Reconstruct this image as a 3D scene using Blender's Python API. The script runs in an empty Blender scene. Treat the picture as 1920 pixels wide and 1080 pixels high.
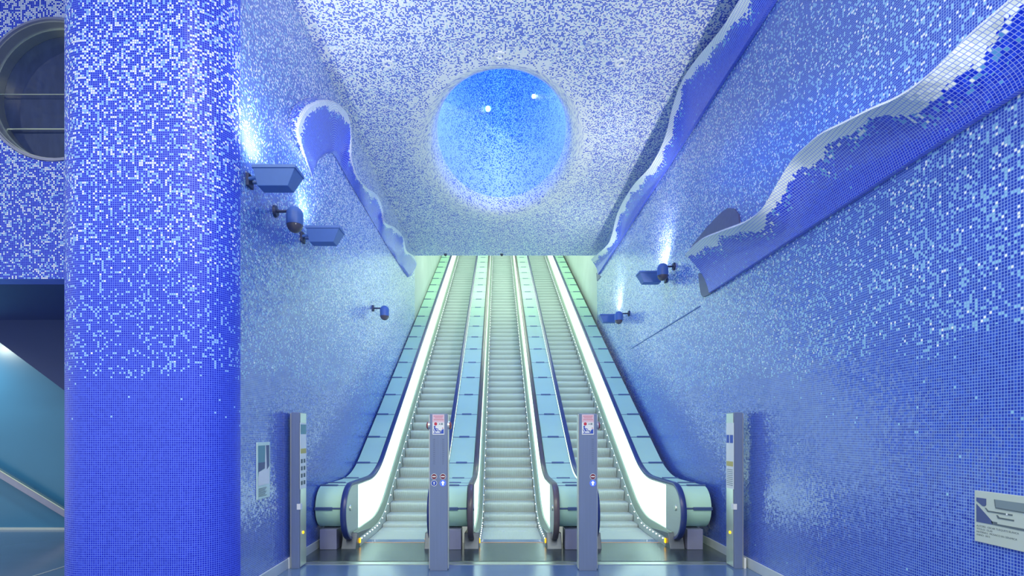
import bpy, bmesh, math, random
from mathutils import Vector, Matrix
random.seed(7)
C = bpy.context.scene.collection
SC = bpy.context.scene
PI = math.pi

# ------------------------------------------------------------------ camera
FPX, PX, PY, CH = 1010.0, 933.0, 808.0, 1.7     # focal length in px of the 1920 frame, vanishing point, eye height
cam_d = bpy.data.cameras.new('camera'); cam = bpy.data.objects.new('camera', cam_d); C.objects.link(cam)
cam.location = (0, 0, CH); cam.rotation_euler = (PI/2, 0, 0)
cam_d.sensor_width = 36; cam_d.lens = 36*FPX/1920
cam_d.shift_x = (960-PX)/1920; cam_d.shift_y = (PY-540)/1920
cam_d.clip_start = .05; cam_d.clip_end = 200
SC.camera = cam

# ------------------------------------------------------------------ world, exposure
def lin(r, g, b):
    f = lambda c: (c/255/12.92) if c/255 <= .04045 else ((c/255+.055)/1.055)**2.4
    return (f(r), f(g), f(b), 1)
w = bpy.data.worlds.new('world'); SC.world = w; w.use_nodes = True
w.node_tree.nodes['Background'].inputs[0].default_value = (.92, 1, .88, 1)
w.node_tree.nodes['Background'].inputs[1].default_value = .9
SC.view_settings.view_transform = 'Standard'; SC.view_settings.look = 'None'
SC.view_settings.gamma = 1; SC.view_settings.use_curve_mapping = False
SC.view_settings.exposure = 0.0

def light(name, kind, loc, energy, color=(1, 1, 1), target=None, size=.5, size_y=None, angle=None, blend=.6):
    d = bpy.data.lights.new(name, kind); d.energy = energy; d.color = color
    if kind == 'AREA':
        d.size = size
        if size_y: d.shape = 'RECTANGLE'; d.size_y = size_y
        else: d.shape = 'DISK'
    else:
        d.shadow_soft_size = size
    if kind == 'SPOT': d.spot_size = math.radians(angle); d.spot_blend = blend
    o = bpy.data.objects.new(name, d); C.objects.link(o); o.location = loc
    if target is not None:
        o.rotation_euler = (Vector(target)-Vector(loc)).to_track_quat('-Z', 'Y').to_euler()
    return o
# unseen area lights added below the concourse ceiling to brighten the hall
for x, y in ((-2.4, 1.6), (1.2, 1.6), (-2.4, -1.2), (1.2, -1.2), (-2.4, -4), (1.2, -4), (-6.0, -1.2)):
    light('concourse_fill', 'AREA', (x, y, 7.12), 150, (1, .97, .74), (x, y, 0), 1.2)
# unseen spot added beside the right wall, aimed up to brighten the ceiling
light('ceiling_fill_spot', 'SPOT', (2.93, -1.0, 3.1), 2600, (1, .97, .80), (.2, 9.0, 7.2), .12, angle=56, blend=.8)
# unseen fill lights added along the upper escalator shaft, past the end of the mosaic ceiling
for y in (18.5, 21.5, 24.5, 27.5):
    light('shaft_fill', 'AREA', (.25, y, 3.7+.577*(y-9.5)), 75, (.82, 1, .74), (.25, y+.4, .577*(y-9.5)), 4.2, .5)

# ------------------------------------------------------------------ helpers
class MB:
    """collects faces; .build links them as one mesh object"""
    def __init__(s): s.v, s.f, s.uv, s.den = [], [], [], []
    def vert(s, p, uv=(0, 0), den=0.0):
        s.v.append(tuple(p)); s.uv.append(uv); s.den.append(den); return len(s.v)-1
    def face(s, ids): s.f.append(tuple(ids))
    def poly(s, pts): s.face([s.vert(p) for p in pts])
    def box(s, x0, x1, y0, y1, z0, z1):
        i = [s.vert(p) for p in ((x0,y0,z0),(x1,y0,z0),(x1,y1,z0),(x0,y1,z0),(x0,y0,z1),(x1,y0,z1),(x1,y1,z1),(x0,y1,z1))]
        for q in ((0,3,2,1),(4,5,6,7),(0,1,5,4),(1,2,6,5),(2,3,7,6),(3,0,4,7)): s.face([i[k] for k in q])
    def grid(s, pts, uvs=None, dens=None, flip=False):
        n, m = len(pts), len(pts[0])
        idx = [[s.vert(pts[i][j], uvs[i][j] if uvs else (0,0), dens[i][j] if dens else 0.) for j in range(m)] for i in range(n)]
        for i in range(n-1):
            for j in range(m-1):
                q = [idx[i][j], idx[i+1][j], idx[i+1][j+1], idx[i][j+1]]
                s.face(q[::-1] if flip else q)
        return idx
    def loft(s, rings, closed=True, caps=True):
        n = len(rings[0]); idx = [[s.vert(p) for p in r] for r in rings]
        for a, b in zip(idx, idx[1:]):
            for j in range(n if closed else n-1):
                k = (j+1) % n; s.face((a[j], a[k], b[k], b[j]))
        if caps and closed: s.face(idx[0][::-1]); s.face(idx[-1])
        return idx
    def prism(s, pts2, axis, a, b):
        """extrude a 2D outline along axis between a and b (x: pts are y,z; y: x,z; z: x,y)"""
        def P(p, t): return {'x': (t, p[0], p[1]), 'y': (p[0], t, p[1]), 'z': (p[0], p[1], t)}[axis]
        s.loft([[P(p, a) for p in pts2], [P(p, b) for p in pts2]])
    def tube(s, p0, p1, r0, r1=None, n=12):
        r1 = r0 if r1 is None else r1
        p0, p1 = Vector(p0), Vector(p1); d = (p1-p0).normalized()
        u = d.orthogonal().normalized(); v = d.cross(u)
        s.loft([[p0+r0*(math.cos(2*PI*k/n)*u+math.sin(2*PI*k/n)*v) for k in range(n)],
                [p1+r1*(math.cos(2*PI*k/n)*u+math.sin(2*PI*k/n)*v) for k in range(n)]])
    def lathe(s, prof, c, n=20):
        rings = [[(c[0]+r*math.cos(2*PI*k/n), c[1]+r*math.sin(2*PI*k/n), c[2]+z) for k in range(n)] for r, z in prof]
        s.loft(rings)
    def build(s, name, m, parent=None, smooth=False, bevel=0, recalc=True):
        me = bpy.data.meshes.new(name); me.from_pydata(s.v, [], s.f); me.update()
        if any(u != (0, 0) for u in s.uv):
            l = me.uv_layers.new(name='UVMap')
            for lp in me.loops: l.data[lp.index].uv = s.uv[lp.vertex_index]
        if any(s.den):
            a = me.attributes.new('den', 'FLOAT', 'POINT'); a.data.foreach_set('value', s.den)
        if recalc:
            bm = bmesh.new(); bm.from_mesh(me); bmesh.ops.recalc_face_normals(bm, faces=bm.faces); bm.to_mesh(me); bm.free()
        if m: me.materials.append(m)
        if smooth:
            for p in me.polygons: p.use_smooth = True
            if smooth != 'all': me.set_sharp_from_angle(angle=math.radians(40))
        o = bpy.data.objects.new(name, me); C.objects.link(o)
        if parent: o.parent = parent
        if bevel:
            b = o.modifiers.new('bevel', 'BEVEL'); b.width = bevel; b.segments = 2; b.limit_method = 'ANGLE'
        return o
def tag(o, label, cat, group=None):
    o['label'] = label; o['category'] = cat
    if group: o['group'] = group
    return o
def thing(name, label, cat, loc=(0, 0, 0), group=None):
    o = bpy.data.objects.new(name, None); C.objects.link(o); o.location = loc; o.empty_display_size = .1
    return tag(o, label, cat, group)
def struct(o): o['kind'] = 'structure'; return o
def copy_tree(o, parent=None):
    c = o.copy(); C.objects.link(c)
    if parent: c.parent = parent
    for ch in list(o.children): copy_tree(ch, c)
    return c
def lerp(a, b, t): return a+(b-a)*t
def sstep(a, b, x):
    t = max(0, min(1, (x-a)/(b-a))); return t*t*(3-2*t)
def frange(a, b, n): return [a+(b-a)*i/n for i in range(n+1)]

# ------------------------------------------------------------------ materials
def mat(name, col, rough=.5, metal=0., emit=None, strength=0., spec=.5):
    m = bpy.data.materials.new(name); m.use_nodes = True
    b = m.node_tree.nodes['Principled BSDF']
    b.inputs['Base Color'].default_value = col; b.inputs['Roughness'].default_value = rough
    b.inputs['Metallic'].default_value = metal; b.inputs['Specular IOR Level'].default_value = spec
    if emit: b.inputs['Emission Color'].default_value = emit; b.inputs['Emission Strength'].default_value = strength
    return m
def noisy(m, scale=(8, 8, 8), amount=.15, rough_amount=.1, bump=0.):
    """streak or cloud variation on a plain material, in object space"""
    nt = m.node_tree; N, L = nt.nodes, nt.links; b = N['Principled BSDF']
    tc = N.new('ShaderNodeTexCoord'); mp = N.new('ShaderNodeMapping'); mp.inputs['Scale'].default_value = scale
    nz = N.new('ShaderNodeTexNoise'); nz.inputs['Detail'].default_value = 4; nz.inputs['Scale'].default_value = 1
    L.new(tc.outputs['Object'], mp.inputs[0]); L.new(mp.outputs[0], nz.inputs['Vector'])
    c = b.inputs['Base Color'].default_value[:]
    mx = N.new('ShaderNodeMix'); mx.data_type = 'RGBA'
    mx.inputs['A'].default_value = tuple(k*(1-amount) for k in c[:3])+(1,)
    mx.inputs['B'].default_value = tuple(min(1, k*(1+amount)) for k in c[:3])+(1,)
    L.new(nz.outputs[0], mx.inputs['Factor']); L.new(mx.outputs['Result'], b.inputs['Base Color'])
    if bump:
        bp = N.new('ShaderNodeBump'); bp.inputs['Strength'].default_value = bump; bp.inputs['Distance'].default_value = .004
        L.new(nz.outputs[0], bp.inputs['Height']); L.new(bp.outputs[0], b.inputs['Normal'])
    return m
def mosaic(name, deep, deep2, light_c, white, grout, wf=.5, pitch=.0205, gw=.11, rough=.25, tilt=.10, spec=.5):
    """square glass tiles laid on the UV map (metres); the share of light tiles comes from the 'den' attribute"""
    m = bpy.data.materials.new(name); m.use_nodes = True
    nt = m.node_tree; N, L = nt.nodes, nt.links; b = N['Principled BSDF']
    def math_(op, a, bb=None):
        n = N.new('ShaderNodeMath'); n.operation = op
        for i, v in enumerate((a, bb)):
            if v is None: continue
            if isinstance(v, (int, float)): n.inputs[i].default_value = v
            else: L.new(v, n.inputs[i])
        return n.outputs[0]
    def mix(fac, a, bb):
        n = N.new('ShaderNodeMix'); n.data_type = 'RGBA'
        L.new(fac, n.inputs['Factor'])
        for k, v in (('A', a), ('B', bb)):
            if isinstance(v, tuple): n.inputs[k].default_value = v
            else: L.new(v, n.inputs[k])
        return n.outputs['Result']
    uv = N.new('ShaderNodeUVMap'); uv.uv_map = 'UVMap'
    sc = N.new('ShaderNodeVectorMath'); sc.operation = 'SCALE'; sc.inputs['Scale'].default_value = 1/pitch
    L.new(uv.outputs[0], sc.inputs[0])
    fl = N.new('ShaderNodeVectorMath'); fl.operation = 'FLOOR'; L.new(sc.outputs[0], fl.inputs[0])
    fr = N.new('ShaderNodeVectorMath'); fr.operation = 'FRACTION'; L.new(sc.outputs[0], fr.inputs[0])
    wn = N.new('ShaderNodeTexWhiteNoise'); wn.noise_dimensions = '2D'; L.new(fl.outputs[0], wn.inputs['Vector'])
    sp = N.new('ShaderNodeSeparateColor'); L.new(wn.outputs['Color'], sp.inputs[0])
    at = N.new('ShaderNodeAttribute'); at.attribute_name = 'den'
    nz = N.new('ShaderNodeTexNoise'); nz.inputs['Scale'].default_value = .12; nz.inputs['Detail'].default_value = 2
    L.new(fl.outputs[0], nz.inputs['Vector'])
    dn = math_('MULTIPLY', at.outputs['Fac'], math_('ADD', math_('MULTIPLY', nz.outputs[0], 1.1), .45))
    is_l = math_('LESS_THAN', sp.outputs[0], dn)
    is_w = math_('LESS_THAN', sp.outputs[1], math_('ADD', wf, math_('MULTIPLY', math_('SUBTRACT', at.outputs['Fac'], .3), 2.)))
    col = mix(is_l, mix(sp.outputs[2], deep, deep2), mix(is_w, light_c, white))
    xy = N.new('ShaderNodeSeparateXYZ'); L.new(fr.outputs[0], xy.inputs[0])
    ed = math_('MAXIMUM', math_('ABSOLUTE', math_('SUBTRACT', xy.outputs[0], .5)), math_('ABSOLUTE', math_('SUBTRACT', xy.outputs[1], .5)))
    is_g = math_('GREATER_THAN', ed, .5-gw)
    col = mix(is_g, col, grout)
    L.new(col, b.inputs['Base Color'])
    b.inputs['Roughness'].default_value = rough; b.inputs['Specular IOR Level'].default_value = spec
    ge = N.new('ShaderNodeNewGeometry')
    c0 = N.new('ShaderNodeVectorMath'); c0.operation = 'SUBTRACT'; c0.inputs[1].default_value = (.5, .5, .5); L.new(wn.outputs['Color'], c0.inputs[0])
    c1 = N.new('ShaderNodeVectorMath'); c1.operation = 'SCALE'; c1.inputs['Scale'].default_value = tilt; L.new(c0.outputs[0], c1.inputs[0])
    c2 = N.new('ShaderNodeVectorMath'); c2.operation = 'ADD'; L.new(ge.outputs['Normal'], c2.inputs[0]); L.new(c1.outputs[0], c2.inputs[1])
    c3 = N.new('ShaderNodeVectorMath'); c3.operation = 'NORMALIZE'; L.new(c2.outputs[0], c3.inputs[0]); L.new(c3.outputs[0], b.inputs['Normal'])
    return m

DEEP, DEEP2 = lin(18, 46, 178), lin(42, 78, 202)
M = {}
M['wall'] = mosaic('blue_wall_mosaic', DEEP, DEEP2, lin(140, 194, 232), lin(240, 246, 248), lin(128, 160, 228), wf=.30, rough=.18, tilt=.13, spec=.9)
M['pier'] = mosaic('blue_column_mosaic', lin(10, 30, 196), lin(28, 52, 214), lin(148, 194, 244), lin(240, 246, 252), lin(104, 130, 248), wf=.30, rough=.4, spec=.3)
M['ceil'] = mosaic('white_ceiling_mosaic', lin(70, 92, 205), lin(95, 118, 220), lin(212, 232, 244), lin(250, 252, 248), lin(172, 188, 232), wf=.1, gw=.05, rough=.4)
M['crater'] = mosaic('cyan_crater_mosaic', lin(10, 78, 200), lin(30, 100, 215), lin(165, 205, 252), lin(205, 228, 255), lin(125, 178, 240), wf=.0, gw=.07, rough=.4)
M['wave'] = mosaic('wave_mosaic', lin(10, 36, 205), lin(34, 68, 225), lin(90, 158, 222), lin(228, 236, 236), lin(140, 160, 236), wf=.45, pitch=.024, gw=.085, rough=.22)
M['steel'] = noisy(mat('brushed_steel', lin(186, 192, 196), .38, .6), (3, 3, 90), .08)
M['bright_steel'] = noisy(mat('pale_steel', lin(205, 214, 206), .3, .85), (2, 2, 60), .06)
M['deck_steel'] = noisy(mat('grey_deck_steel', lin(150, 160, 154), .42, .6), (60, 2, 2), .06)
M['post'] = noisy(mat('blue_grey_post_steel', lin(122, 138, 176), .4, .25), (60, 60, 2), .10)
M['post_side'] = noisy(mat('light_post_steel', lin(210, 215, 215), .3, .8), (60, 60, 2), .06)
M['step'] = mat('step_aluminium', lin(200, 208, 212), .42, .2)
M['lit'] = mat('backlit_glass_panel', lin(235, 245, 240), .15, 0, (.68, 1, .80, 1), 1.6)
M['rail'] = noisy(mat('navy_rubber', lin(44, 62, 130), .3), (4, 4, 4), .1)
M['rail_brown'] = noisy(mat('brown_grey_rubber', lin(92, 84, 98), .3), (4, 4, 4), .1)
M['deck'] = noisy(mat('aqua_enamel_panel', lin(196, 242, 222), .5, 0, spec=.3), (1.5, 1.5, 1.5), .05)
M['clamp'] = mat('clamp_grey', lin(96, 120, 165), .4, .5)
M['rim'] = mat('dark_rubber_edge', lin(34, 44, 74), .5)
M['foot'] = noisy(mat('lilac_grey_foot', lin(150, 154, 190), .4, .3), (10, 10, 10), .08)
M['base'] = noisy(mat('grey_newel_base', lin(96, 104, 116), .4, .6), (10, 10, 60), .1)
M['led'] = mat('white_led', lin(255, 255, 255), .3, 0, (.9, .97, 1, 1), 6)
M['amber'] = mat('amber_light', lin(255, 170, 0), .3, 0, (1, .48, .0, 1), 3.2)
M['comb'] = mat('orange_comb', lin(235, 150, 100), .4)
M['lamp'] = noisy(mat('blue_painted_metal', lin(76, 112, 188), .45), (20, 20, 20), .06)
M['dome'] = mat('smoked_dome', lin(88, 84, 100), .15)
M['lens'] = mat('flood_lens', lin(255, 255, 255), .3, 0, (1, 1, 1, 1), 8)
M['dark'] = mat('dark_metal', lin(52, 62, 100), .5, .3)
M['trim'] = noisy(mat('pale_stone_trim', lin(196, 208, 216), .35), (6, 6, 6), .06)
M['white'] = mat('white_print', lin(232, 236, 242), .5)
M['paper'] = mat('silver_plate', lin(196, 208, 204), .4, .2)
M['plaque'] = mat('mint_plate', lin(205, 232, 228), .4)
M['pink'] = mat('pink_print', lin(226, 196, 216), .5)
M['red'] = mat('red_print', lin(200, 50, 80), .5)
M['maroon'] = mat('maroon_print', lin(120, 36, 66), .5)
M['blue'] = mat('blue_print', lin(50, 84, 190), .5)
M['green_blue'] = mat('teal_print', lin(96, 150, 170), .5)
M['slate'] = mat('slate_print', lin(76, 90, 140), .5)
M['grey'] = mat('grey_print', lin(120, 138, 150), .5)
M['text'] = mat('text_print', lin(90, 104, 116), .6)
M['ochre'] = mat('ochre_print', lin(200, 190, 120), .6)
M['button'] = mat('red_brown_button', lin(150, 84, 84), .25)
M['blue_lit'] = mat('blue_lit_sign', lin(60, 90, 255), .4, 0, (.10, .2, 1, 1), .8)
M['white_lit'] = mat('white_lit_arrow', lin(255, 255, 255), .4, 0, (.9, .95, 1, 1), 1.2)
M['glass_dark'] = noisy(mat('smoked_glass', lin(52, 66, 112), .06, 0, spec=.8), (14, 14, 5), .35)
M['plain'] = noisy(mat('petrol_blue_plaster', lin(60, 124, 172), .28), (1.2, 1.2, 1.2), .10)
M['soffit'] = noisy(mat('dark_blue_soffit', lin(40, 66, 138), .5), (3, 3, 3), .08)
M['shaft'] = noisy(mat('pale_green_plaster', lin(196, 206, 206), .6), (2, 2, 2), .10)
M['recess'] = noisy(mat('dull_violet_metal', lin(92, 94, 140), .4, .2), (14, 14, 14), .2)

# ------------------------------------------------------------------ setting
WL, WR, CZ, YB, YE = -2.6, 3.12, 7.2, -6.0, 16.9       # side walls, ceiling height, back and end of the hall
YP, RC, XP = 5.05, .4, -4.27                            # column front, corner radius, left side
def wall_den(y, z, s):
    lo = 2.36+.06*math.sin(y*3.1)+.05*math.sin(y*7.7)
    if z < lo: return (.005 if z > lo-.7 else .0006)+.10*sstep(8, 12, y)*sstep(lo-.9, lo, z)
    d = lerp(.21, .26, sstep(lo, 4.2, z))
    d += .30*sstep(5.5, 12, y)*sstep(2.4, 4, z)
    if s < 0: d += .14*sstep(4.4, 7.0, z)
    return d
def wall(name, x, y0, y1, z0, z1, s, inner):
    ny, nz = int((y1-y0)/.15), int((z1-z0)/.1)
    pts, uvs, dens = [], [], []
    for y in frange(y0, y1, ny):
        pts.append([(x, y, z) for z in frange(z0, z1, nz)]); uvs.append([(y+40*(s > 0), z) for z in frange(z0, z1, nz)])
        dens.append([wall_den(y, z, s) for z in frange(z0, z1, nz)])
    mb = MB(); mb.grid(pts, uvs, dens, flip=(s > 0))
    o = mb.build(name, M['wall'], recalc=False)
    sd = o.modifiers.new('thickness', 'SOLIDIFY'); sd.thickness = .25; sd.offset = -1
    return struct(o)
wall('wall_left', WL, YP+RC, YE, 0, CZ, -1, 1)
wall('wall_right', WR, YB, YE, 0, CZ, 1, 1)

# the tiled column that ends the left wall
out, arc = [], 0
def corner(cx, cy, a0, a1, n=14): return [(cx+RC*math.cos(lerp(a0, a1, i/n)), cy+RC*math.sin(lerp(a0, a1, i/n))) for i in range(n+1)]
pl = [(XP, 6.38)]+corner(XP+RC, YP+RC, PI, 1.5*PI)+[(x, YP) for x in frange(XP+RC, WL-RC, 8)[1:-1]]+corner(WL-RC, YP+RC, 1.5*PI, 2*PI)
mb = MB(); us = [0]
for a, b in zip(pl, pl[1:]): us.append(us[-1]+math.hypot(b[0]-a[0], b[1]-a[1]))
zs = frange(0, CZ, 96)
def pier_den(u, z):
    lo = 2.22+.03*math.sin(u*9)
    if z < lo: return .006 if z > lo-.55 else 0
    return lerp(.15, .42, sstep(lo, 5.4, z))+.03*math.sin(z*4)*sstep(2.5, 3, z)
mb.grid([[(p[0], p[1], z) for z in zs] for p in pl], [[(u+.13, z) for z in zs] for u in us], [[pier_den(u, z)+1e-5 for z in zs] for u in us])
mb.poly([(WL, YP+RC, 0), (WL, YP+RC, CZ), (WL-.26, YP+RC+.0, CZ), (WL-.26, YP+RC, 0)])
mb.poly([(WL-.26, YP+RC, 0), (WL-.26, YP+RC, CZ), (WL-.26, 6.38, CZ), (WL-.26, 6.38, 0)])
mb.poly([(WL-.26, 6.38, 0), (WL-.26, 6.38, CZ), (XP, 6.38, CZ), (XP, 6.38, 0)])
pier = mb.build('column', M['pier'], smooth=True)
tag(pier, 'broad rounded column clad in blue mosaic, speckled white above and plain blue below', 'column')

# ceiling with the crater mouth
CX, CY, CA, CB, FR = .08, 10.94, 1.27, 2.52, .34         # mouth centre, half axes, lip radius
def ring(o, z, n=96, c=0): return [(CX+(CA+o)*math.cos(2*PI*k/n), CY+(CB+o)*math.sin(2*PI*k/n), z) for k in range(n)]
mb = MB(); n = 96
x0, x1, y0, y1 = WL, WR, YP+.4, YE
outer = []
for k in range(n):
    dx, dy = (CA+FR)*math.cos(2*PI*k/n), (CB+FR)*math.sin(2*PI*k/n)
    ts = [((x1 if dx > 0 else x0)-CX)/dx if abs(dx) > 1e-6 else 1e9, ((y1 if dy > 0 else y0)-CY)/dy if abs(dy) > 1e-6 else 1e9]
    t = min(ts); outer.append((CX+dx*t, CY+dy*t, CZ))
# snap the nearest four samples to the corners
for cx, cy in ((x0, y0), (x1, y0), (x0, y1), (x1, y1)):
    k = min(range(n), key=lambda i: (outer[i][0]-cx)**2+(outer[i][1]-cy)**2); outer[k] = (cx, cy, CZ)
inner = ring(FR, CZ)
rows = []
for t in frange(0, 1, 12): rows.append([tuple(lerp(a, b, t) for a, b in zip(o_, i_)) for o_, i_ in zip(outer, inner)])
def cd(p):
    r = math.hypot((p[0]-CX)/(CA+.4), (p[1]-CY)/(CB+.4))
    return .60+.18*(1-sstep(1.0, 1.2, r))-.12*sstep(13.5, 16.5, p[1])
rows = [r+[r[0]] for r in rows]
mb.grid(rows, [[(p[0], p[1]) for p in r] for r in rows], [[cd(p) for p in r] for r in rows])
lip = []
for i in range(1, 8):
    a = PI/2*i/7; r = ring(FR*(1-math.sin(a)), CZ+FR*(1-math.cos(a))); lip.append(r+[r[0]])
lip = [rows[-1]]+lip
def luv(rr, base):
    outp = []
    for i, r in enumerate(rr):
        u, l = 0, [(0, base+i*.09)]
        for a, b in zip(r, r[1:]): u += math.dist(a, b); l.append((u, base+i*.09))
        outp.append(l)
    return outp
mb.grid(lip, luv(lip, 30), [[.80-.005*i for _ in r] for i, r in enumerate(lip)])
# slab sides: the end edge over the escalators
mb.poly([(WL, YE, CZ), (WR, YE, CZ), (WR, YE, CZ+1.2), (WL, YE, CZ+1.2)])
mb.poly([(WL, y0, CZ+1.2), (WR, y0, CZ+1.2), (WR, y0, CZ), (WL, y0, CZ)])
struct(mb.build('ceiling', M['ceil'], recalc=True, smooth=True))
# concourse ceiling
mb = MB()
mb.grid([[(x, y, CZ) for y in frange(YB, y0, 40)] for x in (-9.5, -6, XP, -2.6, 0, WR)], [[(x, y) for y in frange(YB, y0, 40)] for x in (-9.5, -6, XP, -2.6, 0, WR)], [[.6]*41]*6)
mb.grid([[(x, y, CZ) for y in (y0, 5.9, 6.62)] for x in (-9.5, -6, -2.86)], [[(x, y) for y in (y0, 5.9, 6.62)] for x in (-9.5, -6, -2.86)], [[.6]*3]*3)
o = struct(mb.build('ceiling_concourse', M['ceil'], recalc=False)); sd = o.modifiers.new('thickness', 'SOLIDIFY'); sd.thickness = .3; sd.offset = 1
# crater shaft
CH_TOP = 11.6
def crat(z):
    t = (z-CZ-FR)/(CH_TOP-CZ-FR); return -.30*t
zs = frange(CZ+FR, CH_TOP, 24); rr = []
for z in zs:
    r = ring(crat(z), z); rr.append(r+[r[0]])
uvl = []
for r, z in zip(rr, zs):
    u, l = 0, [(0, z)]
    for a, b in zip(rr[0], rr[0][1:]): u += math.dist(a, b); l.append((u, z))
    uvl.append(l)
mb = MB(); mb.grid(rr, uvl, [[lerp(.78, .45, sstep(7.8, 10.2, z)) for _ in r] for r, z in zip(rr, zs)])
mb.face([mb.vert(p, (p[0], p[1]), .4) for p in ring(crat(CH_TOP), CH_TOP)])
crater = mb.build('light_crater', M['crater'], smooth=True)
tag(crater, 'oval light well opening through the white ceiling, lined with cyan mosaic', 'light well')
light('crater_lamp', 'POINT', (CX, CY-.6, 10.9), 95, (.05, .44, 1), size=.4)
light('crater_lamp', 'POINT', (CX, CY-1.2, 9.0), 165, (.50, .64, 1), size=.35)
# two pin lights on the far side of the light well
for px, py in ((915, 207), (1000, 184)):
    sx, sz = (px-PX)/FPX, (PY-py)/FPX; y = CY
    while True:
        x, z = sx*y, CH+sz*y; k = crat(z)
        if ((x-CX)/(CA+k))**2+((y-CY)/(CB+k))**2 >= 1: break
        y += .005
    t = thing('pin_light', 'bright pin light on the light well wall, '+('larger and lower of the two' if px < 950 else 'smaller and higher of the two'), 'light', (x, y-.05, z), 'pin lights in the light well')
    r = .055 if px < 950 else .04
    mb = MB(); mb.tube((0, .02, 0), (0, -.02, 0), r*1.5); mb.build('bezel', M['bright_steel'], t)
    mb = MB(); mb.lathe([(r*.2, -r), (r*.8, -r*.6), (r, 0), (r*.8, r*.6), (r*.2, r)], (0, -.03, 0), 12); mb.build('bulb', M['led'], t, smooth='all')

# floor
m = mat('glossy_blue_floor', lin(92, 120, 162), .16); noisy(m, (.8, 1.6, 1), .18, bump=.0); M['floor'] = m
mb = MB(); mb.box(-9.5, WR, YB, 10.0, -.3, 0); struct(mb.build('floor', M['floor']))
mb = MB(); mb.box(WL, WR, 6.84, 6.99, 0, .006); struct(mb.build('trim_1', M['bright_steel']))
mb = MB(); mb.box(-5.44, -5.42, -3, 9.2, 0, .004); struct(mb.build('trim_2', M['trim']))
mb = MB(); mb.box(WL, WL+.02, YP+RC, 8.5, 0, .125); struct(mb.build('baseboard_left', M['trim'], bevel=.004))
mb = MB(); mb.box(WR-.02, WR, 3, 8.5, 0, .125); struct(mb.build('baseboard_right', M['trim'], bevel=.004))
# thin movement joint in the right wall, past the big relief
mb = MB(); mb.box(WR-.012, WR, 8.3, 12.6, 3.615, 3.63); struct(mb.build('trim_3', M['lamp']))

# wall with the porthole on the left
YF, ZF, WX, WZ, WRAD = 6.4, 3.506, -5.28, 5.76, .86
mb = MB(); n = 64; x0, x1 = -9.5, -2.86
outer, inn = [], []
for k in range(n):
    a = 2*PI*k/n; c, s = math.cos(a), math.sin(a)
    t = min(((x1 if c > 0 else x0)-WX)/c if abs(c) > 1e-6 else 1e9, ((CZ if s > 0 else ZF)-WZ)/s if abs(s) > 1e-6 else 1e9)
    outer.append((WX+c*t, YF, WZ+s*t)); inn.append((WX+c*WRAD, YF, WZ+s*WRAD))
for cx, cz in ((x0, ZF), (x1, ZF), (x0, CZ), (x1, CZ)):
    k = min(range(n), key=lambda i: (outer[i][0]-cx)**2+(outer[i][2]-cz)**2); outer[k] = (cx, YF, cz)
rows = [[tuple(lerp(a, b, t) for a, b in zip(p, q)) for p, q in zip(outer, inn)] for t in frange(0, 1, 6)]
rows = [r+[r[0]] for r in rows]
mb.grid(rows, [[(p[0]+20, p[2]) for p in r] for r in rows], [[lerp(.34, .62, sstep(3.5, 6.5, p[2])) for p in r] for r in rows], flip=False)
o = mb.build('wall_passage', M['pier'], recalc=False); o['kind'] = 'structure'
me = o.data
if me.polygons[0].normal.y > 0: me.flip_normals()
sd = o.modifiers.new('thickness', 'SOLIDIFY'); sd.thickness = .24; sd.offset = -1
win = bpy.data.objects.new('window_1', None); C.objects.link(win); win.location = (WX, YF, WZ); win['kind'] = 'structure'
def ringmesh(prof, n=64):
    mb = MB(); rings = [[(r*math.cos(2*PI*k/n), y, r*math.sin(2*PI*k/n)) for k in range(n)] for r, y in prof]
    rings = rings+[rings[0]]; mb.loft(rings, caps=False); return mb
ringmesh([(WRAD-.005, -.01), (WRAD-.035, -.014), (WRAD-.035, .11), (WRAD-.005, .11)]).build('window_frame', M['foot'], win, smooth=True)
ringmesh([(WRAD-.036, .012), (WRAD-.05, .012), (WRAD-.05, .125), (WRAD-.036, .125)]).build('window_sleeve', M['steel'], win, smooth=True)
ringmesh([(WRAD-.036, .126), (WRAD-.062, .126), (WRAD-.062, .235), (WRAD-.036, .235)]).build('window_sleeve', M['bright_steel'], win, smooth=True)
mb = MB(); mb.prism([((WRAD-.04)*math.cos(2*PI*k/n), (WRAD-.04)*math.sin(2*PI*k/n)) for k in range(n)], 'y', .236, .25); mb.build('window_pane', M['glass_dark'], win)
for z, r in ((.057, .006), (-.367, .010)):
    h = math.sqrt((WRAD-.05)**2-z*z); mb = MB(); mb.tube((-h, .19, z), (h, .19, z), r); mb.build('window_bar', M['bright_steel'], win)
# passage under that wall
mb = MB(); mb.box(-12, -2.86, YF+.25, 9.5, ZF, ZF+.2); struct(mb.build('ceiling_passage', M['soffit']))
mb = MB(); mb.box(-12, -2.86, 9.3, 9.5, 0, ZF); struct(mb.build('wall_back', M['plain']))
mb = MB(); mb.prism([(-9.8, 4.4), (-9.8, 4.32), (-8.36, 3.34), (-7.27, 2.53), (-5.9, 1.5), (-5.6, 1.5), (-5.6, 3.506), (-9.8, 3.506)][2:7]+[(-8.56, 3.506)], 'y', 8.75, 9.05)
struct(mb.build('trim_4', M['soffit']))
mb = MB(); mb.box(-12, -2.9, 9.27, 9.3, 0, .035); struct(mb.build('trim_5', M['trim']))
light('passage_lamp', 'SPOT', (-9.3, 8.4, 3.3), 150, (.90, 1, .86), (-8.7, 9.3, 1.7), .1, angle=120, blend=1)
t = thing('handrail', 'sloping steel handrail on the petrol blue wall of the passage', 'handrail', (-7.7, 9.2, .5))
d = Vector((1.1, 0, -.67)).normalized(); nrm = Vector((.67, 0, 1.1)).normalized()
mb = MB(); a0, a1 = d*-1.6, d*.75
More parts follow.
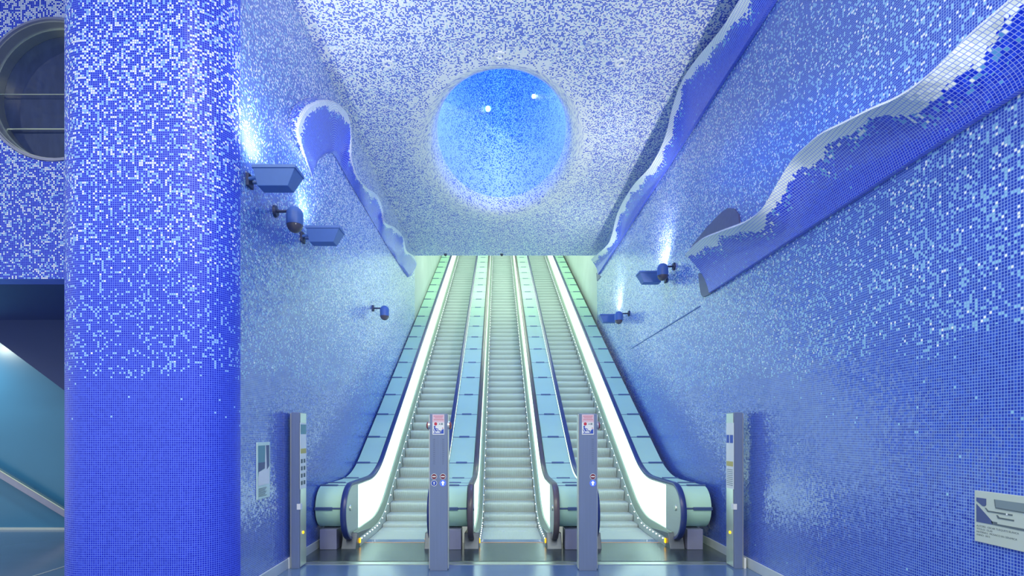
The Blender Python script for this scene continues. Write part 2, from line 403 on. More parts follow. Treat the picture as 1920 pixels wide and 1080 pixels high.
def bar(mb, p, q, up, dn, y0, y1):
    mb.loft([[p+nrm*dn+Vector((0, y0, 0)), p+nrm*up+Vector((0, y0, 0)), p+nrm*up+Vector((0, y1, 0)), p+nrm*dn+Vector((0, y1, 0))],
             [q+nrm*dn+Vector((0, y0, 0)), q+nrm*up+Vector((0, y0, 0)), q+nrm*up+Vector((0, y1, 0)), q+nrm*dn+Vector((0, y1, 0))]])
bar(mb, a0, a1, .06, -.05, -.06, -.02); mb.build('rail', M['foot'], t, bevel=.006)
mb = MB(); bar(mb, a0, a1, .075, .06, -.07, -.01); mb.build('top_strip', M['bright_steel'], t)
for k in (-1.3, -.4, .45):
    mb = MB(); p = d*k; mb.tube(p+Vector((0, -.02, 0)), p+Vector((0, .1, 0)), .014); mb.build('bracket', M['steel'], t)

# shaft above the escalators, past the mosaic ceiling
def nose(y):
    if y < 8.9: return 0.
    th = min(30*PI/180, math.asin(min(1, (y-8.9)/2.24)))
    if y >= 10.02: return .3+math.tan(PI/6)*(y-10.02)
    return 2.24*(1-math.cos(th))
for nm, x0, x1 in (('wall_shaft_left', WL-.2, WL), ('wall_shaft_right', WR, WR+.2)):
    mb = MB(); mb.prism([(YE, 2.5), (30, 9.5), (30, 17), (YE, CZ+3)], 'x', x0, x1); struct(mb.build(nm, M['shaft']))
mb = MB(); mb.prism([(YE, 8.4), (30, 15.6), (30, 15.8), (YE, 8.6)], 'x', WL, WR); struct(mb.build('ceiling_shaft', M['shaft']))
mb = MB(); mb.box(WL, WR, 30, 30.2, 9.5, 17); struct(mb.build('wall_end', M['shaft']))

# ------------------------------------------------------------------ wave reliefs
def resample(pts, n):
    """pts: list of (t, Vector), Catmull-Rom through the points"""
    outp = []
    for i in range(n+1):
        t = i/n; k = max(j for j in range(len(pts)) if pts[j][0] <= t+1e-9); k = min(k, len(pts)-2)
        t0, t1 = pts[k][0], pts[k+1][0]; s = (t-t0)/(t1-t0)
        p0, p1, p2, p3 = pts[max(0, k-1)][1], pts[k][1], pts[k+1][1], pts[min(len(pts)-1, k+2)][1]
        outp.append(.5*((2*p1)+(p2-p0)*s+(2*p0-5*p1+4*p2-p3)*s*s+(3*p1-p0-3*p2+p3)*s**3))
    return outp
def along(pts):
    """give points their normalised arc length"""
    L = [0]
    for a, b in zip(pts, pts[1:]): L.append(L[-1]+(b-a).length)
    return [(l/L[-1], p) for l, p in zip(L, pts)]
def wave(name, low, crest, wx, n, nv, bulge, foam, label, back_up=.12, white_all=0., soffit=0.):
    """shell from the lower edge out to the crest, rolled over a lip and back to the wall at x = wx"""
    sgn = 1 if wx > 0 else -1
    lo, cr = resample(low, n), resample(crest, n)
    pts, uvs, dens = [], [], []
    u = 0
    for i in range(n+1):
        a, b = lo[i], cr[i]
        if i: u += .5*((lo[i]-lo[i-1]).length+(cr[i]-cr[i-1]).length)
        wn = min(1, (b-a).length/.12)
        wq = wx-sgn*.004; col = [Vector((wq, a.y, a.z))]
        for j in range(nv+1):
            v = j/nv
            if soffit:      # a flat underside first, then the face up to the crest
                k = a.lerp(b, .06)+Vector((-sgn*soffit*wn*sstep(.42, .9, (b-a).length), 0, 0))
                p = a.lerp(k, v/.3) if v < .3 else k.lerp(b, (v-.3)/.7)
            else: p = a.lerp(b, v); p.x += sgn*bulge*wn*math.sin(PI*v)
            col.append(p)
        lipw = .035*wn
        col += [b+Vector((sgn*lipw*.5, 0, lipw*.7)), b+Vector((sgn*lipw*1.4, 0, lipw))]
        for q in (.5, 1): col.append(Vector((lerp(b.x+sgn*lipw*1.4, wq, q), b.y, b.z+lipw+back_up*wn*q)))
        for p in col: p.x = sgn*min(sgn*p.x, sgn*wq)
        pts.append(col)
        h = (b-a).length; vv = [-.1]+[h*j/nv for j in range(nv+1)]+[h+.03, h+.06, h+.1, h+.3]
        uvs.append([(u, x) for x in vv])
        jit = foam*(1+.35*math.sin(u*5.1+wx)+.25*math.sin(u*11.3))
        dd = [0.]
        for j in range(nv+1):
            dist = h*(1-j/nv); f = min(h*.35, jit)
            dd.append(max(white_all, 1.5*(1-sstep(f*.6, f*1.25, dist))+.34*(1-sstep(f, f*3.0, dist))+.006))
        dens.append(dd+[1.2, .35, .3, .3])
    mb = MB(); mb.grid(pts, uvs, dens)
    for e in (pts[0], pts[-1]): mb.face([mb.vert(p, (p.y*.7+p.x, p.z), .6) for p in e])
    o = mb.build(name, M['wave'], smooth=True)
    return tag(o, label, 'wall relief')
def at_x(px, py, x):
    y = x*FPX/(px-PX); return Vector((x, y, CH+(PY-py)/FPX*y))
# lower right: low straight edge, lively crest
cr_px = [(1894,0),(1858,31),(1816,67),(1769,114),(1723,156),(1676,187),(1630,207),(1578,233),(1536,254),(1505,280),(1484,301),(1464,332),(1443,368),(1422,399),(1391,420),(1350,435),(1313,451),(1284,477)]
crest = [Vector((2.76, 1.4, 4.12)), Vector((2.76, 2.1, 4.16)), Vector((2.76, 2.5, 4.04))]+[at_x(x, y, 2.76) for x, y in cr_px]
def match(low_fn, crest_pts):
    """pair each crest point with a point of the lower edge at the same depth"""
    return [low_fn(p) for p in crest_pts]
yl = crest[-1].y
lowp = [Vector((3.07, 1.4+(p.y-1.4)*(7.83-1.4)/(yl-1.4), 3.71)) for p in crest]
cA = along(crest); lA = [(c[0], l) for c, l in zip(cA, lowp)]
big = wave('wave_relief', lA, cA, WR, 150, 12, .07, .085, 'largest wave relief, deep blue shelf with white foam crest running along the right wall')
# grey reveal at its far end, set against the wall
rev = [(1284,480),(1300,457),(1320,432),(1340,410),(1356,395),(1366,390),(1376,392),(1384,402),(1386,418),(1384,440),(1360,470),(1335,500)]
pp = [at_x(x, y, 3.10) for x, y in rev]
mb = MB(); mb.loft([[p for p in pp], [p+Vector((.019, 0, 0)) for p in pp]]); mb.build('reveal_plate', M['recess'], big)
pp = [at_x(x, y, 3.10) for x, y in ((1309,512),(1311,535),(1314,552),(1318,557),(1326,554),(1345,541),(1335,520))]
mb = MB(); mb.loft([[p for p in pp], [p+Vector((.019, 0, 0)) for p in pp]]); mb.build('end_plate', M['recess'], big)
# upper right
cr_px = [(1386,0),(1350,57),(1303,114),(1277,155),(1259,207),(1246,259),(1220,311),(1184,352),(1158,399),(1147,441),(1137,461),(1108,487)]
crest = [Vector((2.85, 3.0, 6.85)), Vector((2.85, 4.3, 6.95)), Vector((2.85, 5.4, 6.72))]+[at_x(x, y, 2.85) for x, y in cr_px]
yl = crest[-1].y
lowp = [Vector((3.07, 3+(p.y-3)*(16.5-3)/(yl-3), 6.49)) for p in crest]
cA = along(crest); lA = [(c[0], l) for c, l in zip(cA, lowp)]
up = wave('wave_relief', lA, cA, WR, 150, 10, .05, .07, 'narrow blue wave relief close under the ceiling on the right wall', back_up=.05)
pp = [at_x(x, y, 3.10) for x, y in ((1118,512),(1119,527),(1126,519))]
mb = MB(); mb.loft([[p for p in pp], [p+Vector((.019, 0, 0)) for p in pp]]); mb.build('end_plate', M['recess'], up)
# left: starts as a hooked hood and tapers off along the wall
lo_px = [(0,587,335),(.06,588.5,318),(.12,595,303),(.18,606,292),(.24,617,287.5),(.30,628,292),(.42,650,331),(.53,674,372),(.65,698,413),(.77,722,454),(.89,745,490),(1,765,520)]
lA = [(t, at_x(x, y, -2.585)) for t, x, y in lo_px]
cr_px = [(0,586,333,-2.585),(.035,576,304,-2.56),(.07,566,272,-2.52),(.11,560,246,-2.48),(.15,566,222,-2.45),(.19,582,201,-2.43),(.23,607,191,-2.42),(.265,630,194,-2.42),(.30,648,209,-2.42),(.33,657,232,-2.42),(.38,659,265,-2.42),(.43,660,298,-2.42),(.50,671,331,-2.42),(.56,686,351,-2.42),(.63,707,366,-2.42),(.69,717,391,-2.42),(.74,722,417,-2.42),(.79,741,427,-2.42),(.85,756,444,-2.42),(.90,762,469,-2.42),(.94,775,480,-2.42),(.97,782,495,-2.44),(1,772,517,-2.52)]
cA = [(t, at_x(x, y, xx)) for t, x, y, xx in cr_px]
lw = wave('wave_relief', lA, cA, WL, 170, 14, .0, .05, 'hooked wave relief with round white-rimmed head on the left wall', back_up=.03, soffit=.035)

# ------------------------------------------------------------------ escalators
YPATH = [7.75, 8.0, 8.16, 8.5]+frange(8.9, 10.02, 8)+[11+i*1.5 for i in range(12)]+[29.0]
def sweep(mb, prof, ys, xc, side):
    """loft a section given as (offset from the escalator axis, height over the step line)"""
    mb.loft([[(xc+side*o, y, nose(y)+c) for o, c in prof] for y in ys])
def rail_path(r, yc, zc, top_c):
    p = [(yc+.10, zc-r)]
    for i in range(0, 19):
        a = -PI/2-PI*i/18; p.append((yc+r*math.cos(a), zc+r*math.sin(a)))
    p += [(y, nose(y)+top_c) for y in YPATH if y > yc+.1]
    return p
def sweep_yz(mb, path, x, w, h, n=12, power=.6):
    """rounded band of width w (across) and thickness h along a path in the y-z plane"""
    rings = []
    for i, (y, z) in enumerate(path):
        a, b = path[max(0, i-1)], path[min(len(path)-1, i+1)]
        t = Vector((0, b[0]-a[0], b[1]-a[1])).normalized(); nn = Vector((0, -t.z, t.y))
        ring_ = []
        for k in range(n):
            c, s = math.cos(2*PI*k/n), math.sin(2*PI*k/n)
            ring_.append(Vector((x, y, z))+Vector((1, 0, 0))*w/2*math.copysign(abs(c)**power, c)+nn*h/2*math.copysign(abs(s)**power, s))
        rings.append(ring_)
    mb.loft(rings)
# step cleats
def cleat(m, scale):
    nt = m.node_tree; N, L = nt.nodes, nt.links; b = N['Principled BSDF']
    tc = N.new('ShaderNodeTexCoord'); wv = N.new('ShaderNodeTexWave'); wv.wave_type = 'BANDS'; wv.bands_direction = 'X'; wv.inputs['Scale'].default_value = scale
    L.new(tc.outputs['Object'], wv.inputs['Vector'])
    bp = N.new('ShaderNodeBump'); bp.inputs['Strength'].default_value = .5; bp.inputs['Distance'].default_value = .006
    L.new(wv.outputs['Fac'], bp.inputs['Height']); L.new(bp.outputs[0], b.inputs['Normal'])
    mx = N.new('ShaderNodeMix'); mx.data_type = 'RGBA'; c = b.inputs['Base Color'].default_value[:]
    mx.inputs['A'].default_value = tuple(k*.62 for k in c[:3])+(1,); mx.inputs['B'].default_value = c
    L.new(wv.outputs['Fac'], mx.inputs['Factor']); L.new(mx.outputs['Result'], b.inputs['Base Color'])
cleat(M['step'], 22)
m = mat('ribbed_dark_steel', lin(100, 116, 124), .2, .7); M['plate'] = m
nt = m.node_tree; tc = nt.nodes.new('ShaderNodeTexCoord'); wv = nt.nodes.new('ShaderNodeTexWave'); wv.bands_direction = 'Y'; wv.inputs['Scale'].default_value = 16
bp = nt.nodes.new('ShaderNodeBump'); bp.inputs['Strength'].default_value = .25; bp.inputs['Distance'].default_value = .003
nt.links.new(tc.outputs['Object'], wv.inputs['Vector']); nt.links.new(wv.outputs['Fac'], bp.inputs['Height']); nt.links.new(bp.outputs[0], nt.nodes['Principled BSDF'].inputs['Normal'])

RUN = .335
YN, ZN, RN = 7.86, .535, .395            # newel arc
def step_mesh():
    mb = MB(); prof = [(.014, 0), (RUN+.03, 0), (RUN+.03, -.05), (.11, -.225), (.075, -.21), (.045, -.175), (.022, -.135), (.006, -.09), (-.002, -.05), (0, -.022), (.006, -.007)]
    mb.prism(prof, 'x', -.475, .475)
    o = mb.build('step', M['step'], smooth=True); return o
step0 = step_mesh()
def make_escalator(xc, xl, xr, rail_m, label, first):
    e = thing('escalator', label, 'escalator', (xc, 8.18, 0), 'escalators side by side')
    inv = Matrix.Translation((-xc, -8.18, 0))
    def part(mb, name, m, parent=e, **k):
        mb.v = [(p[0]-xc, p[1]-8.18, p[2]) for p in mb.v]; return mb.build(name, m, parent, **k)
    mb = MB(); mb.box(xl, xr, 6.99, 8.14, 0, .012); part(mb, 'landing_plate', M['plate'])
    mb = MB(); mb.prism([(8.14, 0), (8.14, .013), (8.215, .005), (8.215, 0)], 'x', xc-.475, xc+.475); part(mb, 'comb', M['comb'])
    k = 0; y = 8.215-RUN*.35
    while y < 28.6:
        if k == 0: s = step0; global_used = True
        s = step0.copy() if (k or not first) else step0
        if s is not step0: C.objects.link(s)
        s.parent = e; s.location = (0, y-8.18, nose(y+.0)+.002 if k else -.004)
        k += 1; y += RUN
    for side in (-1, 1):
        mb = MB(); ys = [8.02]+YPATH[2:]
        sweep(mb, [(.482, -.25), (.482, .135), (.492, .135), (.492, -.25)], [7.92]+ys, xc, side); part(mb, 'skirt_panel', M['steel'])
        mb = MB(); sweep(mb, [(.493, -.2), (.493, .14), (.55, .235), (.61, .235), (.61, -.2)], [7.82]+ys, xc, side)
        part(mb, 'inner_deck', M['deck_steel'], smooth=True)
        # newel base
        mb = MB(); mb.prism([(7.70, 0.0), (8.9, 0.0), (8.9, .12), (8.0, .21), (7.81, .225)], 'x', *sorted((xc+side*.49, xc+side*.70)))
        part(mb, 'newel_base', M['base'], bevel=.006)
        # steel newel plate
        ol = [(8.16, .2)]+[(YN+(RN-.02)*math.cos(-PI/2-PI*i/18), ZN+(RN-.02)*math.sin(-PI/2-PI*i/18)) for i in range(19)]+[(8.16, .905)]
        mb = MB(); mb.prism(ol, 'x', *sorted((xc+side*.572, xc+side*.60))); np_ = part(mb, 'newel_plate', M['steel'])
        mb = MB(); mb.tube((xc+side*.573, 7.72, .60), (xc+side*.556, 7.72, .60), .045, .04, 20); part(mb, 'key_switch', M['bright_steel'], np_)
        # back-lit panels
        edges = [8.165, 9.9]+[9.9+2.1*i for i in range(1, 10)]+[29.0]
        for a, b in zip(edges, edges[1:]):
            ys = [a]+[q for q in YPATH if a < q < b]+[b-.012]
            mb = MB(); sweep(mb, [(.575, .2), (.575, .905), (.598, .905), (.598, .2)], ys, xc, side); part(mb, 'lit_panel', M['lit'])
        # handrail and its guide
        path = rail_path(RN, YN, ZN, .93)
        mb = MB(); sweep_yz(mb, path, xc+side*.60, .085, .05); hr = part(mb, 'handrail', rail_m, smooth=True)
        path2 = rail_path(RN-.034, YN, ZN, .896)[1:]
        mb = MB(); sweep_yz(mb, path2, xc+side*.585, .035, .022, 8); part(mb, 'handrail_guide', M['steel'], hr, smooth=True)
        mb = MB(); mb.box(xc+side*.6-.055, xc+side*.6+.055, 7.84, 8.06, .08, .185); part(mb, 'handrail_inlet', M['rim'], hr, bevel=.01)
        mb = MB(); mb.prism([(7.885, .06), (7.885, .125), (7.935, .125), (7.935, .06)], 'x', *sorted((xc+side*.474, xc+side*.483)))
        part(mb, 'amber_light', M['amber'])
        # skirt lights
        sl = MB(); y = 8.02; k = 0; lm = None
        while y < 28.5:
            c = (xc+side*.474, y, nose(y)+.105)
            if k < 45:
                mb = MB(); mb.tube((xc+side*.4815, y, c[2]), c, .008, .007, 8); mb.build_part = None
                part(mb, 'skirt_light', M['led'])
            else: sl.tube((xc+side*.4815, y, c[2]), c, .008, .007, 6)
            y += .17 if y < 9.2 else .24; k += 1
        o = part(sl, 'skirt_light', M['led']); o['kind'] = 'stuff'
    return e
make_escalator(-1.54, WL, -.66, M['rail'], 'escalator beside the left wall, with navy handrails and backlit side panel', True)
make_escalator(.22, -.66, 1.10, M['rail_brown'], 'middle escalator, with brown grey handrails', False)
make_escalator(1.98, 1.10, WR, M['rail'], 'escalator beside the right wall, with navy handrails and backlit side panel', False)

# decks filling the gaps between and beside the escalators
def make_deck(x0, x1, clamp0, clamp1, label, fx0, fx1):
    t = thing('escalator_deck', label, 'panel deck', ((x0+x1)/2, 7.9, 0), 'panel decks along the escalators')
    xc = (x0+x1)/2
    def part(mb, name, m, parent=t, **k):
        mb.v = [(p[0]-xc, p[1]-7.9, p[2]) for p in mb.v]; return mb.build(name, m, parent, **k)
    TOP, R, YC = .903, .30, 7.9
    ZC = TOP-R
    # core
    ys = [7.9]+YPATH[1:]
    mb = MB(); mb.loft([[(x0, y, nose(y)+ZC-R+.01), (x0, y, nose(y)+TOP-.03), (x1, y, nose(y)+TOP-.03), (x1, y, nose(y)+ZC-R+.01)] for y in ys])
    mb.loft([[(x, YC+(R-.03)*math.cos(a), ZC+(R-.03)*math.sin(a)) for x in (x0, x1)] for a in frange(PI/2, 1.5*PI, 12)], closed=False)
    for x in (x0, x1): mb.face([mb.vert((x, YC+(R-.03)*math.cos(a), ZC+(R-.03)*math.sin(a))) for a in frange(PI/2, 1.5*PI, 12)])
    part(mb, 'side_cladding', M['rim'])
    # front roll in two panels
    g = .012
    for a0, a1 in ((PI*.53, PI*.985), (PI*1.015, PI*1.5)):
        mb = MB(); rings = []
        for a in frange(a0, a1, 9):
            c, s = math.cos(a), math.sin(a)
            rings.append([(x0+g, YC+R*c, ZC+R*s), (x1-g, YC+R*c, ZC+R*s), (x1-g, YC+(R-.028)*c, ZC+(R-.028)*s), (x0+g, YC+(R-.028)*c, ZC+(R-.028)*s)])
        mb.loft(rings); part(mb, 'front_panel', M['deck'], smooth=True)
    def clampbar(y, z, ny, nz):
        mb = MB(); q = Vector((0, ny, nz)); tt = Vector((0, -nz, ny)); p = Vector((0, y, z))
        rings = []
        for x in (clamp0, clamp1):
            rings.append([Vector((x, 0, 0))+p+q*a+tt*b for a, b in ((-.01, -.022), (.016, -.022), (.016, .022), (-.01, .022))])
        mb.loft(rings)
        mb.loft([[Vector((x, 0, 0))+p+q*a+tt*b for a, b in ((-.01, -.010), (.003, -.010), (.003, .010), (-.01, .010))] for x in (x0+.012, x1-.012)])
        part(mb, 'panel_clamp', M['clamp'], bevel=.003)
    clampbar(YC-R, ZC, -1, 0); clampbar(YC+R*math.cos(PI*.53)-.01, ZC+R, 0, 1)
    # joints along the slope
    js = [YC-.01, 8.25, 9.03]+[9.85+.82*i for i in range(23)]
    for a, b in zip(js, js[1:]):
        ys = [a+.011]+[q for q in YPATH if a+.015 < q < b-.015]+[b-.011]
        mb = MB(); mb.loft([[(x0+g, y, nose(y)+TOP-.029), (x0+g, y, nose(y)+TOP), (x1-g, y, nose(y)+TOP), (x1-g, y, nose(y)+TOP-.029)] for y in ys])
        part(mb, 'deck_panel', M['deck'])
        sl = (nose(b+.05)-nose(b-.05))/.1; l = math.hypot(1, sl)
        clampbar(b, nose(b)+TOP, -sl/l, 1/l)
    mb = MB(); mb.box(fx0, fx1, 7.66, 7.95, .0125, .30); part(mb, 'foot_block', M['foot'], bevel=.004)
make_deck(-2.585, -2.19, -2.58, -2.33, 'narrow aqua panel deck between the left wall and the escalators', -2.53, -2.29)
make_deck(-.895, -.425, -.76, -.56, 'aqua panel deck rising left of the middle escalator', -.80, -.52)
make_deck(.866, 1.334, .99, 1.21, 'aqua panel deck rising right of the middle escalator', .96, 1.24)
make_deck(2.63, 3.03, 2.76, 3.03, 'narrow aqua panel deck between the right wall and the escalators', 2.70, 2.92)

# ------------------------------------------------------------------ posts
def disc(mb, x, z, r, y, n=24, th=.004): mb.prism([(x+r*math.cos(2*PI*k/n), z+r*math.sin(2*PI*k/n)) for k in range(n)], 'y', y, y-th)
def rect(mb, x0, x1, z0, z1, y, th=.003): mb.box(x0, x1, y-th, y, z0, z1)
def middle_post(x, label, lamps, buttons):
    W, H = .215, 1.91
    t = thing('control_post', label, 'post', (x, 6.60, 0), 'control posts before the escalators')
    mb = MB(); mb.box(-W/2, W/2, -.05, .05, 0, H); mb.build('post_body', M['post'], t, bevel=.004)
    for s in (-1, 1):
        mb = MB(); mb.box(s*W/2-.006+(.006*s), s*W/2+.006+(.006*s), -.035, .06, .02, H-.01); mb.build('side_trim', M['post_side'], t, bevel=.002)
    y = -.052
    mb = MB(); rect(mb, -.075, .07, 1.655, 1.90, y); sg = mb.build('warning_sign', M['white'], t)
    mb = MB(); rect(mb, -.074, .069, 1.805, 1.899, y-.0035, .001); mb.build('sign_header', M['pink'], sg)
    mb = MB()
    for i, (a, b) in enumerate(((-.06, .055), (-.05, .05), (-.06, .06))): rect(mb, a, b, 1.878-i*.022, 1.883-i*.022, y-.005, .001)
    mb.build('sign_lettering', M['red'], sg)
    mb = MB(); disc(mb, -.035, 1.785, .019, y-.004, th=.001); disc(mb, .05, 1.735, .006, y-.004, 10, .001); mb.build('red_symbol', M['red'], sg)
    mb = MB()
    for p in ([(.0, 1.778), (.012, 1.796), (.024, 1.778)], [(.028, 1.775), (.028, 1.795), (.052, 1.795), (.052, 1.775)]): mb.prism(p, 'y', y-.004, y-.005)
    mb.build('grey_symbol', M['grey'], sg)
    mb = MB()   # stick passenger on a stair
    disc(mb, -.048, 1.752, .011, y-.004, 12, .001)
    for p in ([(-.06, 1.738), (-.043, 1.742), (-.018, 1.700), (-.032, 1.690)], [(-.036, 1.728), (-.03, 1.735), (.0, 1.722), (-.002, 1.712)],
              [(-.03, 1.700), (-.02, 1.706), (.02, 1.706), (.02, 1.696)], [(.012, 1.706), (.022, 1.706), (.03, 1.672), (.02, 1.672)],
              [(-.066, 1.668), (-.066, 1.676), (.062, 1.676), (.062, 1.668)], [(.030, 1.676), (.030, 1.70), (.040, 1.715), (.062, 1.725), (.062, 1.676)],
              [(-.066, 1.72), (-.058, 1.72), (-.036, 1.676), (-.046, 1.676)]): mb.prism(p, 'y', y-.004, y-.005)
    mb.build('passenger_pictogram', M['blue'], sg)
    mb = MB()   # speaker perforation
    for i in range(14):
        for dx in ((-.06, -.048, .05, .062) if len(lamps) > 1 else (.05, .062)):
            disc(mb, dx, 1.30+i*.023, .0035, -.0505, 6, .001)
    mb.build('speaker_holes', M['dark'], t)
    for dx, lit in lamps:
        mb = MB(); disc(mb, dx, 1.145, .036, -.051, th=.003); nb = mb.build('no_entry_lamp', M['white'], t)
        mb = MB(); disc(mb, dx, 1.145, .031, -.0545, th=.001); mb.build('red_disc', M['maroon'], nb)
        mb = MB(); rect(mb, dx-.022, dx+.022, 1.138, 1.152, -.056, .001); mb.build('white_bar', M['white'], nb)
        mb = MB(); disc(mb, dx, 1.065, .037, -.051, th=.003); ab = mb.build('arrow_lamp', M['blue_lit' if lit else 'blue'], t)
        if not lit:
            mb = MB(); ringp = [(dx+.037*math.cos(2*PI*k/24), 1.065+.037*math.sin(2*PI*k/24)) for k in range(24)]
            inn = [(dx+.032*math.cos(2*PI*k/24), 1.065+.032*math.sin(2*PI*k/24)) for k in range(24)]
            mb.loft([[(p[0], -.0545, p[1]) for p in ringp], [(p[0], -.0545, p[1]) for p in inn]], caps=False); mb.build('lamp_rim', M['white'], ab)
        s = 1.25 if lit else .9
        mb = MB(); mb.prism([(dx+s*a, 1.065+s*b) for a, b in ((-.006, -.02), (.006, -.02), (.006, .002), (.016, .002), (0, .022), (-.016, .002), (-.006, .002))], 'y', -.0546, -.056)
        mb.build('arrow', M['white_lit' if lit else 'white'], ab)
    for s in buttons:
        mb = MB(); mb.tube((s*(W/2), 0, 1.765), (s*(W/2+.022), 0, 1.765), .058, .055, 20)
        rg = mb.build('button_ring', M['post_side'], t)
        mb = MB(); n = 14
        mb.loft([[(s*(W/2+.02+.03*math.sin(a)), .052*math.cos(a)*math.cos(2*PI*k/n), 1.765+.052*math.cos(a)*math.sin(2*PI*k/n)) for k in range(n)] for a in frange(0, 1.35, 5)])
        mb.build('stop_button', M['button'], t, smooth=True)
    return t
middle_post(-.717, 'blue grey control post before the two left escalators, with two pairs of round lamps', ((-.055, False), (.052, True)), (-1, 1))
middle_post(1.10, 'blue grey control post before the right escalator, with a single pair of round lamps', ((.058, True),), (1,))
def side_post(x, s, label):
    """narrow edge to the concourse, broad face to the escalators; s = direction of the wall"""
    H = 1.93; t = thing('control_post', label, 'post', (x, 6.75, 0), 'control posts against the side walls')
    mb = MB(); mb.box(-.05, .05, -.105, .105, 0, H); mb.build('post_body', M['post'], t, bevel=.004)
    mb = MB(); mb.box(*sorted((-s*.051, -s*.058)), -.09, .11, .02, H-.01); mb.build('side_trim', M['post_side'], t, bevel=.002)
    mb = MB(); mb.box(*sorted((s*.05, s*.075)), -.085, .10, 0, H-.01); mb.build('wall_rail', M['steel'], t, bevel=.003)
    x0, x1 = sorted((-s*.059, -s*.063))
    mb = MB(); mb.box(x0, x1, -.115, .10, .98, 1.80); po = mb.build('notice', M['white'], t)
    xa, xb = sorted((-s*.0632, -s*.0642))
    mb = MB()
    if s < 0:
        mb.box(xa, xb, -.10, .09, 1.66, 1.78); mb.build('notice_header', M['green_blue'], po)
        mb = MB()
        for i in range(4):
            for j in range(2): mb.box(xa, xb, -.09+j*.09, -.03+j*.09, 1.03+i*.09, 1.08+i*.09)
        mb.build('pictograms', M['text'], po)
        mb = MB(); mb.box(xa, xb, -.10, .09, 1.42, 1.48); mb.build('ochre_band', M['ochre'], po)
    else:
        mb.box(xa, xb, -.10, -.01, 1.55, 1.65); mb.box(xa, xb, .01, .09, 1.55, 1.65); mb.build('blue_squares', M['blue'], po)
        mb = MB(); mb.box(xa, xb, -.10, .09, 1.26, 1.32); mb.build('ochre_band', M['ochre'], po)
        mb = MB()
        for i in range(9): mb.box(xa, xb, -.095, .08, 1.02+i*.024, 1.028+i*.024)
        mb.build('small_print', M['grey'], po)
    # hinge plate wrapped on the corner, amber eye, foot bracket
    mb = MB(); mb.box(*sorted((-s*.02, -s*.064)), -.112, -.05, .73, .80); mb.build('corner_clip', M['white'], t)
    mb = MB(); mb.tube((-s*.055, 0, .43), (-s*.066, 0, .43), .02, .017, 14); mb.build('amber_eye', M['amber'], t)
    mb = MB(); mb.box(*sorted((s*.076, s*.10)), -.10, -.02, 0, .13); mb.build('foot_bracket', M['white'], t)
    return t
side_post(-2.495, -1, 'slim control post standing against the left wall')
side_post(2.97, 1, 'slim control post standing near the right wall')

# ------------------------------------------------------------------ plaques
def text_mesh(body, size, name, m, parent, loc, rot):
    cu = bpy.data.curves.new(name, 'FONT'); cu.body = body; cu.size = size; cu.extrude = .0004; cu.space_line = 1.15
    o = bpy.data.objects.new(name, cu); C.objects.link(o)
    dg = bpy.context.evaluated_depsgraph_get(); me = bpy.data.meshes.new_from_object(o.evaluated_get(dg))
    bpy.data.objects.remove(o)
    me.materials.clear(); me.materials.append(m)
    o = bpy.data.objects.new(name, me); C.objects.link(o); o.parent = parent; o.location = loc; o.rotation_euler = rot
    return o
# right: plate on the wall, image above caption. local a = toward the viewer (along -y), height z
t = thing('wall_plaque', 'silver plaque on the right wall showing an interior picture over four lines of caption', 'plaque', (WR, 3.51, .984))
def R(pts, d0=.013, d1=.0145): return [[(-d0, -a, z) for a, z in pts], [(-d1, -a, z) for a, z in pts]]
mb = MB(); mb.box(-.0125, 0, -.62, 0, 0, .33); mb.build('plate', M['paper'], t, bevel=.002)
mb = MB(); mb.loft(R([(.015, .285), (.085, .285), (.085, .245), (.075, .235), (.06, .235), (.015, .262)])); mb.loft(R([(.015, .245), (.13, .145), (.13, .128), (.015, .128)])); mb.build('dark_shape', M['slate'], t)
mb = MB(); mb.loft(R([(.14, .288), (.60, .288), (.60, .235), (.155, .235), (.145, .245)])); mb.build('light_shape', M['grey'], t)
mb = MB()
mb.loft(R([(.14, .288), (.146, .288), (.152, .24), (.60, .232), (.60, .226), (.15, .233)], .0148, .0155))
for q in ([(.075, .226), (.085, .226), (.10, .212), (.26, .212), (.26, .203), (.095, .203)], [(.155, .192), (.165, .192), (.175, .181), (.27, .181), (.27, .172), (.165, .172)],
          [(.12, .148), (.16, .148), (.16, .138), (.36, .138), (.60, .128), (.60, .118), (.13, .128)]): mb.loft(R(q))
mb.build('line_drawing', M['text'], t)
mb = MB(); mb.prism([(-.225+.006*math.cos(2*PI*k/12), .207+.006*math.sin(2*PI*k/12)) for k in range(12)], 'x', -.0146, -.0152); mb.build('white_spot', M['white'], t)
text_mesh('AUTORE:  OSCAR TUSQUETS BLANCA\nTITOLO:  OLAS\nMATERIALI:  MOSAICO IN CERAMICA\nANNO:  2012', .0165, 'caption', M['text'], t, (-.0128, -.015, .098), (PI/2, 0, -PI/2))
# left
t = thing('wall_plaque', 'tall pale plaque on the left wall with a picture of a white spire', 'plaque', (WL, 5.80, .955))
def Lf(pts, d0=.013, d1=.0145): return [[(d0, a, z) for a, z in pts], [(d1, a, z) for a, z in pts]]
mb = MB(); mb.box(0, .0125, 0, .325, 0, .62); mb.build('plate', M['plaque'], t, bevel=.002)
mb = MB(); mb.loft(Lf([(.02, .585), (.19, .585), (.185, .33), (.03, .30), (.02, .25)])); mb.build('teal_shape', M['green_blue'], t)
mb = MB(); mb.loft(Lf([(.215, .585), (.30, .585), (.30, .35), (.235, .31)])); mb.loft(Lf([(.02, .40), (.188, .40), (.185, .33), (.03, .30), (.02, .28)], .0147, .0155)); mb.build('slate_shape', M['slate'], t)
mb = MB(); mb.loft(Lf([(.02, .25), (.04, .30), (.18, .32), (.205, .585), (.212, .585), (.235, .31), (.30, .34), (.30, .15), (.02, .15)], .0147, .0156)); mb.build('white_spire', M['white'], t)
mb = MB()
